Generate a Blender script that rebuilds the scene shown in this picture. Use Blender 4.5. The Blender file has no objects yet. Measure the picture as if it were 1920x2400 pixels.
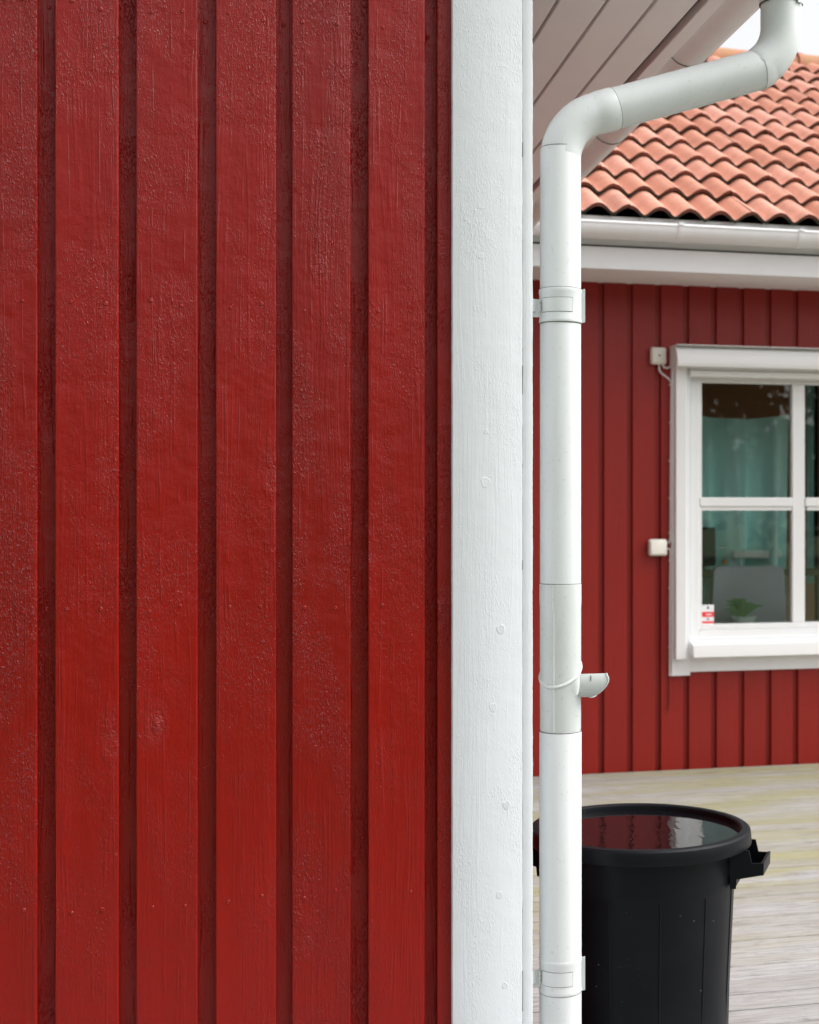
import bpy, math, random
from mathutils import Vector, Matrix
random.seed(7)
R = math.radians
S = bpy.context.scene
COL = S.collection

# ------------------------------------------------------------------ camera
EYE = 1.376                       # lens height above the deck
TH = math.atan(840/3350.0)        # camera yaw away from the wall normal
cs, sn = math.cos(TH), math.sin(TH)
cam_d = bpy.data.cameras.new('camera')
cam = bpy.data.objects.new('camera', cam_d); COL.objects.link(cam)
cam.location = (0, 0, EYE)
cam.rotation_euler = (R(90), 0, -TH)
cam_d.sensor_fit = 'VERTICAL'; cam_d.sensor_height = 24; cam_d.sensor_width = 36
cam_d.lens = 33.5
cam_d.shift_x = -454/2400.0; cam_d.shift_y = -12/2400.0
cam_d.clip_start = .05; cam_d.clip_end = 1000
cam_d.dof.use_dof = True; cam_d.dof.focus_distance = 3.0; cam_d.dof.aperture_fstop = 3.9
S.camera = cam

# ------------------------------------------------------------------ sky and sun (overcast)
SUN_EL, SUN_AZ = R(50), R(108)
w = bpy.data.worlds.new('World'); S.world = w; w.use_nodes = True
nt = w.node_tree; nt.nodes.clear()
sky = nt.nodes.new('ShaderNodeTexSky'); sky.sky_type = 'NISHITA'; sky.sun_disc = False
sky.sun_elevation = SUN_EL; sky.sun_rotation = SUN_AZ
sky.air_density = 1.0; sky.dust_density = 4.0; sky.ozone_density = 1.0
hs = nt.nodes.new('ShaderNodeHueSaturation'); hs.inputs['Saturation'].default_value = .10
bg = nt.nodes.new('ShaderNodeBackground'); bg.inputs['Strength'].default_value = .15
out = nt.nodes.new('ShaderNodeOutputWorld')
nt.links.new(sky.outputs[0], hs.inputs['Color']); nt.links.new(hs.outputs[0], bg.inputs['Color'])
nt.links.new(bg.outputs[0], out.inputs['Surface'])
sl = bpy.data.lights.new('sun', 'SUN'); sl.energy = 1.2; sl.angle = R(50); sl.color = (1, .975, .94)
so = bpy.data.objects.new('sun', sl); COL.objects.link(so)
# direction the light comes FROM: behind the camera, a little to the right
sd = Vector((math.cos(SUN_EL)*math.sin(SUN_AZ), math.cos(SUN_EL)*math.cos(SUN_AZ), math.sin(SUN_EL)))
so.rotation_euler = sd.to_track_quat('Z', 'Y').to_euler(); so.location = (4, -6, 8)

S.view_settings.view_transform = 'Standard'; S.view_settings.look = 'None'
S.view_settings.exposure = 0.86; S.view_settings.gamma = 1
S.render.engine = 'CYCLES'
S.cycles.max_bounces = 10; S.cycles.diffuse_bounces = 5; S.cycles.transparent_max_bounces = 12

# ------------------------------------------------------------------ helpers
def at(px, py, Y):
    """point of a photograph pixel (1920x2400) on the plane at depth Y (metres)"""
    u = (px-1414)/3350.0
    d = Y/(cs-u*sn)
    return d*(u*cs+sn), EYE+(1188-py)/3350.0*d
def ax(px, Y): return at(px, 1188, Y)[0]
def az(px, py, Y): return at(px, py, Y)[1]

class MB:
    def __init__(s): s.v = []; s.f = []; s.m = []; s.r = []; s.cr = 0.0; s.cm = 0
    def add(s, vs, fs):
        b = len(s.v); s.v += [tuple(p) for p in vs]; s.r += [s.cr]*len(vs)
        for f in fs: s.f.append([b+i for i in f]); s.m.append(s.cm)
    def box(s, x0, x1, y0, y1, z0, z1, b=0.0):
        if x1 < x0: x0, x1 = x1, x0
        if y1 < y0: y0, y1 = y1, y0
        if z1 < z0: z0, z1 = z1, z0
        if b <= 0:
            v = [(x, y, z) for z in (z0, z1) for y in (y0, y1) for x in (x0, x1)]
            s.add(v, [(0, 2, 3, 1), (4, 5, 7, 6), (0, 1, 5, 4), (2, 6, 7, 3), (0, 4, 6, 2), (1, 3, 7, 5)])
            return
        b = min(b, (x1-x0)*.49, (y1-y0)*.49, (z1-z0)*.49)
        idx = {}; v = []
        for i in (0, 1):
            for j in (0, 1):
                for k in (0, 1):
                    c = ((x0, x1)[i], (y0, y1)[j], (z0, z1)[k]); sg = (1-2*i, 1-2*j, 1-2*k)
                    for a in range(3):
                        p = [c[q]+sg[q]*b for q in range(3)]; p[a] = c[a]
                        idx[(i, j, k, a)] = len(v); v.append(p)
        f = []
        f.append([idx[(0, j, k, 0)] for j, k in ((0, 0), (0, 1), (1, 1), (1, 0))])
        f.append([idx[(1, j, k, 0)] for j, k in ((0, 0), (1, 0), (1, 1), (0, 1))])
        f.append([idx[(i, 0, k, 1)] for i, k in ((0, 0), (1, 0), (1, 1), (0, 1))])
        f.append([idx[(i, 1, k, 1)] for i, k in ((0, 0), (0, 1), (1, 1), (1, 0))])
        f.append([idx[(i, j, 0, 2)] for i, j in ((0, 0), (0, 1), (1, 1), (1, 0))])
        f.append([idx[(i, j, 1, 2)] for i, j in ((0, 0), (1, 0), (1, 1), (0, 1))])
        for a, bb in ((0, 1), (0, 2), (1, 2)):
            c = 3-a-bb
            for p in (0, 1):
                for q in (0, 1):
                    def K(r, ax_):
                        t = [0, 0, 0]; t[a] = p; t[bb] = q; t[c] = r; return idx[(t[0], t[1], t[2], ax_)]
                    f.append([K(0, a), K(1, a), K(1, bb), K(0, bb)])
        for i in (0, 1):
            for j in (0, 1):
                for k in (0, 1): f.append([idx[(i, j, k, a)] for a in range(3)])
        s.add(v, f)
    def sweep(s, path, radii, n=24, caps=True, a0=0.0, a1=2*math.pi, up=None):
        """round section swept on a path; radii is a number or one per point"""
        P = [Vector(p) for p in path]; m = len(P)
        if not hasattr(radii, '__len__'): radii = [radii]*m
        T = []
        for i in range(m):
            t = (P[min(i+1, m-1)]-P[max(i-1, 0)])
            if t.length < 1e-9: t = T[-1] if T else Vector((0, 0, 1))
            T.append(t.normalized())
        ref = Vector(up) if up else (Vector((0, 1, 0)) if abs(T[0].y) < .9 else Vector((1, 0, 0)))
        full = abs(a1-a0-2*math.pi) < 1e-6
        k = n if full else n+1
        v = []
        for i in range(m):
            t = T[i]; e = (ref-t*ref.dot(t)).normalized(); g = t.cross(e); ref = e
            for j in range(k):
                a = a0+(a1-a0)*j/n
                v.append(P[i]+radii[i]*(math.cos(a)*e+math.sin(a)*g))
        f = []
        for i in range(m-1):
            for j in range(n):
                j2 = (j+1) % n if full else j+1
                f.append((i*k+j, i*k+j2, (i+1)*k+j2, (i+1)*k+j))
        if caps and full:
            f.append(list(range(k))[::-1]); f.append([(m-1)*k+j for j in range(k)])
        s.add(v, f)
    def lathe(s, prof, c, n=96):
        v = []; f = []
        for (r, z) in prof:
            for j in range(n):
                a = 2*math.pi*j/n; v.append((c[0]+r*math.cos(a), c[1]+r*math.sin(a), z))
        for i in range(len(prof)-1):
            for j in range(n):
                f.append((i*n+j, i*n+(j+1) % n, (i+1)*n+(j+1) % n, (i+1)*n+j))
        s.add(v, f)
    def prism(s, poly, fn, h0, h1):
        """poly of 2-d points, fn(u,v,h)->point, extruded from h0 to h1"""
        n = len(poly)
        v = [fn(a, b, h0) for a, b in poly]+[fn(a, b, h1) for a, b in poly]
        f = [list(range(n))[::-1], list(range(n, 2*n))]+[(i, (i+1) % n, n+(i+1) % n, n+i) for i in range(n)]
        s.add(v, f)
    def plank(s, x0, x1, yf, yb, z0, z1, jit=.0004, seg=.02, b=.0022, slope=0.0):
        """upright board with slightly wavy sawn edges"""
        n = max(1, int((z1-z0)/seg)); v = []; f = []
        for i in range(n+1):
            t = i/n
            zz = z0+t*(z1-z0)
            ja = jit*(.6*math.sin(zz*31+x0*9)+.5*math.sin(zz*83+1))+(random.uniform(-1, 1)*jit*1.3 if random.random() < .3 else 0)
            jb = jit*(.6*math.sin(zz*27+x1*7)+.5*math.sin(zz*97+2))+(random.uniform(-1, 1)*jit*1.3 if random.random() < .3 else 0)
            a, c = x0+ja, x1+jb
            pr = [(a, yb), (a, yf+b), (a+b*.35, yf+b*.3), (a+b, yf), (c-b, yf), (c-b*.35, yf+b*.3), (c, yf+b), (c, yb)]
            for x, y in pr: v.append((x, y, z0+t*(z1-z0)+slope*t*(x0-x)))
        for i in range(n):
            for j in range(7): f.append((i*8+j, i*8+j+1, (i+1)*8+j+1, (i+1)*8+j))
            f.append((i*8+7, i*8, (i+1)*8, (i+1)*8+7))
        f.append(list(range(8))[::-1]); f.append([n*8+j for j in range(8)])
        s.add(v, f)
    def build(s, name, mats, parent=None, smooth=True, ang=35, loc=None):
        me = bpy.data.meshes.new(name); me.from_pydata(s.v, [], s.f)
        if not isinstance(mats, (list, tuple)): mats = [mats]
        for m in mats: me.materials.append(m)
        me.polygons.foreach_set('material_index', s.m)
        at_ = me.attributes.new('rnd', 'FLOAT', 'POINT'); at_.data.foreach_set('value', s.r)
        if smooth:
            me.polygons.foreach_set('use_smooth', [True]*len(me.polygons))
            me.set_sharp_from_angle(angle=R(ang))
        me.update()
        o = bpy.data.objects.new(name, me); COL.objects.link(o)
        if parent is not None: o.parent = parent; o.matrix_parent_inverse = Matrix.Translation(-root_loc(parent))
        return o
def root_loc(o):
    v = Vector(o.location)
    while o.parent: o = o.parent; v = Vector(o.location)
    return v if True else v
def fixn(o):
    import bmesh
    bm = bmesh.new(); bm.from_mesh(o.data); bmesh.ops.recalc_face_normals(bm, faces=bm.faces); bm.to_mesh(o.data); bm.free()
    return o
def thing(name, label, cat, loc=(0, 0, 0), group=None):
    o = bpy.data.objects.new(name, None); COL.objects.link(o); o.location = loc; o.empty_display_size = .1
    o['label'] = label; o['category'] = cat
    if group: o['group'] = group
    return o
def part(mb, name, mats, parent, label=None, **k):
    """parts keep world-space vertices; parents sit at the base of the thing"""
    o = mb.build(name, mats, None, **k)
    top = parent
    o.parent = parent
    off = Vector((0, 0, 0)); q = parent
    while q: off += Vector(q.location); q = q.parent
    o.location = -off
    if label: o['label'] = label
    return o

# ------------------------------------------------------------------ material helpers
def mat(name):
    m = bpy.data.materials.new(name); m.use_nodes = True; t = m.node_tree; t.nodes.clear()
    o = t.nodes.new('ShaderNodeOutputMaterial'); p = t.nodes.new('ShaderNodeBsdfPrincipled')
    t.links.new(p.outputs[0], o.inputs['Surface'])
    return m, t, p, o
class G:
    def __init__(s, t): s.t = t
    def n(s, ty, **kw):
        nd = s.t.nodes.new('ShaderNode'+ty)
        for k, v in kw.items():
            if k.startswith('i_'):
                key = k[2:]; key = int(key) if key.isdigit() else key.replace('_', ' ')
                inp = nd.inputs[key]
                if hasattr(v, 'is_linked') or isinstance(v, bpy.types.NodeSocket): s.t.links.new(v, inp)
                else: inp.default_value = v
            else: setattr(nd, k, v)
        return nd
    def math(s, op, a, b=0.0, c=None, clamp=False):
        nd = s.t.nodes.new('ShaderNodeMath'); nd.operation = op; nd.use_clamp = clamp
        for i, v in enumerate((a, b, c)):
            if v is None: continue
            if isinstance(v, bpy.types.NodeSocket): s.t.links.new(v, nd.inputs[i])
            else: nd.inputs[i].default_value = v
        return nd.outputs[0]
    def coords(s, scale=(1, 1, 1), rnd=0.0):
        tc = s.n('TexCoord'); vec = tc.outputs['Object']
        if rnd:
            a = s.n('Attribute', attribute_name='rnd')
            r = s.math('MULTIPLY', a.outputs['Fac'], rnd)
            cb = s.n('CombineXYZ', i_0=r, i_1=0.0, i_2=s.math('MULTIPLY', r, 1.7))
            ad = s.n('VectorMath', operation='ADD', i_0=vec, i_1=cb.outputs[0]); vec = ad.outputs[0]
        mp = s.n('Mapping', i_Vector=vec, i_Scale=scale)
        return mp.outputs[0]
    def noise(s, vec, scale=1.0, detail=2.0, rough=.5, dist=0.0):
        return s.n('TexNoise', i_Vector=vec, i_Scale=scale, i_Detail=detail, i_Roughness=rough, i_Distortion=dist).outputs[0]
    def ramp(s, fac, stops):
        nd = s.n('ValToRGB', i_Fac=fac); e = nd.color_ramp.elements
        while len(e) < len(stops): e.new(.5)
        for i, (p, c) in enumerate(stops):
            e[i].position = p; e[i].color = (c if len(c) == 4 else (*c, 1)) if hasattr(c, '__len__') else (c, c, c, 1)
        return nd.outputs[0]
    def mix(s, fac, a, b):
        nd = s.t.nodes.new('ShaderNodeMix'); nd.data_type = 'RGBA'
        for inp, v in ((nd.inputs[0], fac), (nd.inputs[6], a), (nd.inputs[7], b)):
            if isinstance(v, bpy.types.NodeSocket): s.t.links.new(v, inp)
            else: inp.default_value = v if not hasattr(v, '__len__') or len(v) == 4 else (*v, 1)
        return nd.outputs[2]
    def bump(s, h, dist=.001, strength=1.0, normal=None):
        nd = s.n('Bump', i_Height=h, i_Distance=dist, i_Strength=strength)
        if normal: s.t.links.new(normal, nd.inputs['Normal'])
        return nd.outputs[0]

def painted_wood(name, col, dark, amp=1.0, rough=.3, knots=1.0, spec=.4, checks=.5):
    """thick gloss paint on rough-sawn spruce: grain ridges, brush skin, knots"""
    m, t, p, o = mat(name); g = G(t)
    v = g.coords((1, 1, 1), 37.0)
    # slow wander of the grain
    wv = g.n('TexNoise', i_Vector=g.coords((5, 5, 1.3), 37.0), i_Scale=1.0, i_Detail=2.0)
    ctr = g.n('VectorMath', operation='SUBTRACT', i_0=wv.outputs['Color'], i_1=(.5, .5, .5))
    scl = g.n('VectorMath', operation='MULTIPLY', i_0=ctr.outputs[0], i_1=(.05, .0, .05))
    wob = g.n('VectorMath', operation='ADD', i_0=v, i_1=scl.outputs[0]).outputs[0]
    # knots: rings round sparse points
    vm = g.n('Mapping', i_Vector=wob, i_Scale=(8.5, .01, 4.2)).outputs[0]
    vo = g.n('TexVoronoi', i_Vector=vm, i_Scale=1.0); vo.feature = 'F1'
    d = vo.outputs['Distance']
    pick = g.n('SeparateColor', i_0=vo.outputs['Color']).outputs[0]
    on = g.math('GREATER_THAN', pick, .45)
    fall = g.math('MULTIPLY', g.math('SUBTRACT', 1.0, g.math('MULTIPLY', d, 2.6), clamp=True), on)
    fall = g.math('POWER', fall, 2.2)
    rings = g.math('SINE', g.math('ADD', g.math('MULTIPLY', d, 55.0), g.math('MULTIPLY', g.noise(v, 60, 3, .7), 9.0)))
    jag = g.math('MULTIPLY', g.math('SUBTRACT', g.noise(v, 170, 3, .7), .42), 2.6)
    knot = g.math('MULTIPLY', g.math('MULTIPLY', rings, fall), g.math('ADD', .1, jag))
    core = g.math('SUBTRACT', 1.0, g.math('MULTIPLY', d, 16.0), clamp=True)
    knot = g.math('ADD', knot, g.math('MULTIPLY', g.math('MULTIPLY', core, on), 1.2))
    # long grain
    grm = g.n('Mapping', i_Vector=wob, i_Scale=(190, 1, 7)).outputs[0]
    gr = g.noise(grm, 1.0, 3, .6, .3)
    gmask = g.noise(g.n('Mapping', i_Vector=v, i_Scale=(14, 1, 1.1)).outputs[0], 1.0, 2, .5)
    gmask = g.ramp(gmask, [(.42, 0.08), (.68, 1.0)])
    grain = g.math('MULTIPLY', gr, gmask)
    # short torn fibres
    fb = g.noise(g.n('Mapping', i_Vector=wob, i_Scale=(330, 1, 120)).outputs[0], 1.0, 2, .55, .6)
    fb = g.ramp(fb, [(.5, 0), (.78, 1)])
    fmask = g.noise(g.n('Mapping', i_Vector=v, i_Scale=(9, 1, 4.0)).outputs[0], 1.0, 3, .6)
    fmask = g.ramp(fmask, [(.42, 0.04), (.64, 1.15)])
    fib = g.math('MULTIPLY', g.math('MULTIPLY', fb, fmask), g.math('MULTIPLY_ADD', g.n('Attribute', attribute_name='rnd').outputs['Fac'], 1.1, .40))
    fine = g.noise(v, 420, 2, .6)
    # specks
    sp = g.n('TexVoronoi', i_Vector=v, i_Scale=150); spd = g.math('SUBTRACT', 1.0, g.math('MULTIPLY', sp.outputs['Distance'], 3.0), clamp=True)
    spon = g.math('GREATER_THAN', g.n('SeparateColor', i_0=sp.outputs['Color']).outputs[1], .93)
    spk = g.math('MULTIPLY', spd, spon)
    h = g.math('ADD', g.math('MULTIPLY', grain, 1.1), g.math('MULTIPLY', fib, .75))
    h = g.math('ADD', h, g.math('MULTIPLY', fine, .28))
    h = g.math('ADD', h, g.math('MULTIPLY', spk, .4))
    # broken vertical checks along the pith of each board
    ck = g.noise(g.n('Mapping', i_Vector=wob, i_Scale=(34, 1, .7)).outputs[0], 1.0, 2, .5)
    ck = g.math('SUBTRACT', 1.0, g.math('MULTIPLY', g.math('ABSOLUTE', g.math('SUBTRACT', ck, .5)), 32.0), clamp=True)
    cm = g.ramp(g.noise(g.n('Mapping', i_Vector=v, i_Scale=(20, 1, 9)).outputs[0], 1.0, 3, .7), [(.45, 0), (.58, 1)])
    h = g.math('ADD', h, g.math('MULTIPLY', g.math('MULTIPLY', ck, cm), checks))
    h = g.math('ADD', h, g.math('MULTIPLY', knot, .9*knots))
    big = g.noise(v, 22, 2, .5)
    h = g.math('ADD', h, g.math('MULTIPLY', big, 1.2))
    nrm = g.bump(h, .0011*amp, 1.0)
    t.links.new(nrm, p.inputs['Normal'])
    cn = g.noise(g.n('Mapping', i_Vector=v, i_Scale=(6, 1, 1.2)).outputs[0], 1.0, 3, .6)
    bf = g.math('MULTIPLY', g.n('Attribute', attribute_name='rnd').outputs['Fac'], .45)
    c = g.mix(g.math('ADD', g.math('MULTIPLY', g.ramp(cn, [(.3, 0), (.75, 1)]), .6), bf, clamp=True), col, dark)
    t.links.new(c, p.inputs['Base Color'])
    rn = g.noise(v, 30, 3, .6)
    t.links.new(g.math('ADD', rough-.06, g.math('MULTIPLY', rn, .14)), p.inputs['Roughness'])
    p.inputs['Specular IOR Level'].default_value = spec
    return m

def smooth_mat(name, col, rough=.4, spec=.5, bump=0.0, bscale=60, dirt=0.0, dirtcol=(.2, .19, .15), streak=(1, 1, 1)):
    m, t, p, o = mat(name); g = G(t)
    v = g.coords()
    if dirt > 0:
        n1 = g.noise(g.coords(streak), 9, 5, .65)
        sp = g.noise(g.coords(), 130, 2, .6)
        f = g.math('MULTIPLY', g.ramp(n1, [(.45, 0), (.8, 1)]), dirt)
        f2 = g.math('MULTIPLY', g.ramp(sp, [(.66, 0), (.70, 1)]), dirt*1.2)
        c = g.mix(g.math('ADD', f, f2, clamp=True), col, dirtcol)
        t.links.new(c, p.inputs['Base Color'])
    else: p.inputs['Base Color'].default_value = (*col, 1)
    p.inputs['Roughness'].default_value = rough
    p.inputs['Specular IOR Level'].default_value = spec
    if bump:
        t.links.new(g.bump(g.noise(v, bscale, 3, .6), bump), p.inputs['Normal'])
    return m

RED = (.270, .0050, .0016)
M = {}
M['red'] = painted_wood('red_gloss_paint', RED, (.185, .0040, .0018), 2.3, .19, 1.3, .33, .38)
M['red_far'] = painted_wood('red_wall_paint', (.29, .0110, .0065), (.225, .0090, .005), .8, .38, .4)
M['white_wood'] = painted_wood('white_wood_paint', (.70, .725, .75), (.675, .70, .725), .75, .40, .7, .4, .22)
M['pipe'] = smooth_mat('white_coated_steel', (.655, .68, .68), .36, .5, .00012, 12, .26, (.42, .42, .37), (1, 1, .3))
M['pipe_old'] = smooth_mat('greyed_coated_steel', (.60, .625, .615), .42, .5, .0001, 14, .42, (.40, .40, .35), (1, 1, .4))
M['seam'] = smooth_mat('joint_gap_dark', (.09, .085, .07), .8)  # dark tone painted for pipe-joint shade; also the cracks and a screw
M['white_trim'] = smooth_mat('white_trim_paint', (.82, .84, .86), .4, .5, .0002, 40, .06)
M['white_pl'] = smooth_mat('white_lacquer', (.84, .85, .85), .3, .5)
M['cream'] = smooth_mat('cream_plastic', (.76, .74, .66), .4)
M['gutter'] = smooth_mat('white_gutter_steel', (.83, .83, .82), .35, .5, .0001, 8, .12, (.5, .45, .4), (1, 1, 1))
M['soffit'] = smooth_mat('white_soffit_boards', (.90, .89, .89), .55, .4, .0005, 120, .06, (.5, .48, .45))
M['void'] = smooth_mat('dark_void', (.02, .018, .016), .9, .1)
M['black'] = smooth_mat('black_plastic', (.0055, .0062, .009), .38, .22, .0002, 160, .12, (.03, .03, .035))
def black_mat():
    m, t, p, o = mat('black_plastic'); g = G(t); v = g.coords()
    n = g.noise(v, 7, 4, .6)
    base = g.mix(g.ramp(n, [(.4, 0), (.75, 1)]), (.0030, .0040, .0060), (.0065, .0072, .009))
    vo = g.n('TexVoronoi', i_Vector=v, i_Scale=34)
    k = g.math('MULTIPLY', g.math('LESS_THAN', vo.outputs['Distance'], .07), g.math('GREATER_THAN', g.n('SeparateColor', i_0=vo.outputs['Color']).outputs[0], .72))
    sc = g.noise(g.n('Mapping', i_Vector=v, i_Rotation=(.5, .4, .3), i_Scale=(14, 14, 90)).outputs[0], 1.0, 3, .7, 1.5)
    sm = g.ramp(g.noise(v, 9, 2, .5), [(.56, 0), (.66, 1)])
    sc = g.math('MULTIPLY', g.ramp(sc, [(.66, 0), (.72, 1)]), sm)
    base = g.mix(g.math('ADD', g.math('MULTIPLY', k, .7), g.math('MULTIPLY', sc, .35), clamp=True), base, (.13, .13, .13))
    t.links.new(base, p.inputs['Base Color'])
    t.links.new(g.math('ADD', .30, g.math('MULTIPLY', n, .22)), p.inputs['Roughness'])
    p.inputs['Specular IOR Level'].default_value = .16
    t.links.new(g.bump(g.noise(v, 160, 3, .6), .0002), p.inputs['Normal'])
    return m
M['black'] = black_mat()
M['monitor'] = smooth_mat('dark_green_plastic', (.003, .006, .005), .6, .1)
M['chair'] = smooth_mat('grey_fabric', (.46, .43, .52), .85, .2, .0006, 220)
M['pot'] = smooth_mat('white_ceramic', (.75, .77, .76), .3)
M['room'] = smooth_mat('brown_room_paint', (.30, .17, .10), .8)
M['table'] = smooth_mat('dark_table_wood', (.10, .07, .03), .5)
M['orange'] = smooth_mat('orange_lamp_glass', (.8, .32, .08), .4)
M['redband'] = smooth_mat('sticker_red', (.8, .03, .03), .4)
M['leaf'] = smooth_mat('house_plant_leaf', (.10, .2, .07), .6)
M['cable'] = smooth_mat('white_cable', (.70, .66, .66), .45)
M['redcable'] = smooth_mat('red_painted_cable', (.2, .012, .01), .5)

def cloth_mat():
    m, t, p, o = mat('teal_cloth'); g = G(t)
    n = g.noise(g.coords((1, 1, 1)), 5, 3)
    t.links.new(g.mix(n, (.58, .90, .88), (.64, .94, .93)), p.inputs['Base Color'])
    p.inputs['Roughness'].default_value = .85
    return m
M['cloth'] = cloth_mat()

def glass_mat():
    m, t, p, o = mat('window_glass'); g = G(t)
    t.nodes.remove(p)
    fr = g.n('Fresnel', i_IOR=1.52)
    gl = g.n('BsdfGlossy', i_Color=(1, 1, 1, 1), i_Roughness=0.0)
    tr = g.n('BsdfTransparent', i_Color=(.92, .97, .95, 1))
    mx = g.n('MixShader', i_0=g.math('MULTIPLY', fr.outputs[0], 1.25, clamp=True), i_1=tr.outputs[0], i_2=gl.outputs[0])
    t.links.new(mx.outputs[0], o.inputs['Surface'])
    return m
M['glass'] = glass_mat()

def water_mat():
    m, t, p, o = mat('dark_water'); g = G(t)
    p.inputs['Base Color'].default_value = (.004, .004, .005, 1); p.inputs['Roughness'].default_value = .02
    p.inputs['IOR'].default_value = 1.42; p.inputs['Specular IOR Level'].default_value = 1.0
    h = g.noise(g.coords((1, .5, 1)), 34, 2, .5, .5)
    t.links.new(g.bump(h, .0003), p.inputs['Normal'])
    sp = g.n('TexVoronoi', i_Vector=g.coords(), i_Scale=95)
    k = g.math('MULTIPLY', g.math('LESS_THAN', sp.outputs['Distance'], .16), g.math('GREATER_THAN', g.n('SeparateColor', i_0=sp.outputs['Color']).outputs[0], .86))
    t.links.new(g.mix(k, (.004, .004, .005), (.16, .14, .12)), p.inputs['Base Color'])
    return m
M['water'] = water_mat()

def tile_mat():
    m, t, p, o = mat('clay_tile'); g = G(t)
    a = g.n('Attribute', attribute_name='rnd').outputs['Fac']
    n = g.noise(g.coords(), 14, 4, .6); n2 = g.noise(g.coords(), 60, 3, .6)
    base = g.ramp(a, [(0, (.62, .27, .18)), (.5, (.70, .325, .23)), (1, (.74, .375, .285))])
    c = g.mix(g.math('MULTIPLY', g.ramp(n, [(.35, 0), (.8, 1)]), .35), base, (.42, .15, .09))
    c = g.mix(g.math('MULTIPLY', g.ramp(n2, [(.52, 0), (.70, 1)]), .35), c, (.30, .22, .15))
    n3 = g.noise(g.coords((1, 1, 1)), 5, 4, .7)
    c = g.mix(g.math('MULTIPLY', g.ramp(n3, [(.50, 0), (.68, 1)]), .35), c, (.30, .12, .075))
    t.links.new(c, p.inputs['Base Color']); p.inputs['Roughness'].default_value = .65
    t.links.new(g.bump(n2, .001), p.inputs['Normal'])
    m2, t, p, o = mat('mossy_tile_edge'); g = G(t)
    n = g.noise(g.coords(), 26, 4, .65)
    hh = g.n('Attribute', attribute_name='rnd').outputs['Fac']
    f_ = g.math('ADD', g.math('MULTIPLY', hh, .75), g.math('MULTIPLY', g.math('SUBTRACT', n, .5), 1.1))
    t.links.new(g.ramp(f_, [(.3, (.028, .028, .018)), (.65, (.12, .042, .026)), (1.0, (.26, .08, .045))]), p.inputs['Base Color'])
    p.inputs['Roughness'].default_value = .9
    m3, t, p, o = mat('lichen_ridge_tile'); g = G(t)
    n = g.noise(g.coords(), 9, 4, .65)
    t.links.new(g.ramp(n, [(.4, (.50, .2, .13)), (.62, (.38, .23, .11))]), p.inputs['Base Color'])
    p.inputs['Roughness'].default_value = .85
    return m, m2, m3
M['tile'], M['tile_edge'], M['ridge'] = tile_mat()

def deck_mat():
    m, t, p, o = mat('weathered_deck_wood'); g = G(t)
    v = g.coords((1, 1, .001), 11.0)
    brd = g.n('Attribute', attribute_name='rnd').outputs['Fac']
    gr = g.noise(g.n('Mapping', i_Vector=v, i_Scale=(5.5, 95, 1)).outputs[0], 1.0, 5, .65, .35)
    gr2 = g.noise(g.n('Mapping', i_Vector=v, i_Scale=(.9, 16, 1)).outputs[0], 1.0, 3, .6, .3)
    base = g.ramp(gr, [(.30, (.115, .112, .11)), (.43, (.30, .30, .305)), (.60, (.43, .435, .45))])
    warm = g.ramp(gr2, [(.35, 0), (.7, .55)])
    base = g.mix(warm, base, (.30, .28, .265))
    wv = g.coords((1, 1, 1))
    al = g.noise(g.n('Mapping', i_Vector=wv, i_Scale=(.8, 4.5, 1)).outputs[0], 1.0, 5, .65, .6)
    sep = g.n('SeparateXYZ', i_0=wv).outputs[1]
    far = g.n('MapRange', i_0=sep, i_1=4.0, i_2=5.0, i_3=.10, i_4=1.0).outputs[0]
    al = g.math('MULTIPLY', g.ramp(al, [(.38, 0), (.58, .85)]), far)
    base = g.mix(al, base, (.28, .265, .12))
    kn = g.n('TexVoronoi', i_Vector=g.n('Mapping', i_Vector=v, i_Scale=(2.6, 7, 1)).outputs[0], i_Scale=1.0)
    ks = g.math('SUBTRACT', 1.0, g.math('MULTIPLY', kn.outputs['Distance'], 4.2), clamp=True)
    ks = g.math('MULTIPLY', ks, g.math('GREATER_THAN', g.n('SeparateColor', i_0=kn.outputs['Color']).outputs[0], .4))
    base = g.mix(g.math('MULTIPLY', ks, .8), base, (.10, .085, .07))
    t.links.new(base, p.inputs['Base Color']); p.inputs['Roughness'].default_value = .8
    st = g.noise(g.n('Mapping', i_Vector=wv, i_Scale=(9, 22, 1)).outputs[0], 1.0, 5, .75, 1.2)
    base = g.mix(g.ramp(st, [(.52, 0), (.72, .55)]), base, (.15, .13, .11))
    base = g.mix(g.math('MULTIPLY', brd, .35), base, (.22, .20, .18)); t.links.new(base, p.inputs['Base Color'])
    t.links.new(g.bump(g.math('ADD', gr, g.math('MULTIPLY', gr2, .6)), .0015), p.inputs['Normal'])
    return m
M['deck'] = deck_mat()
def grass_mat():
    m, t, p, o = mat('lawn'); g = G(t)
    n = g.noise(g.coords(), 3, 6, .7)
    t.links.new(g.ramp(n, [(.3, (.04, .065, .015)), (.7, (.075, .115, .03))]), p.inputs['Base Color'])
    p.inputs['Roughness'].default_value = .9
    return m
M['grass'] = grass_mat()
M['tree_leaf'] = smooth_mat('dark_tree_leaf', (.05, .038, .018), .8, .2)

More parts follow.
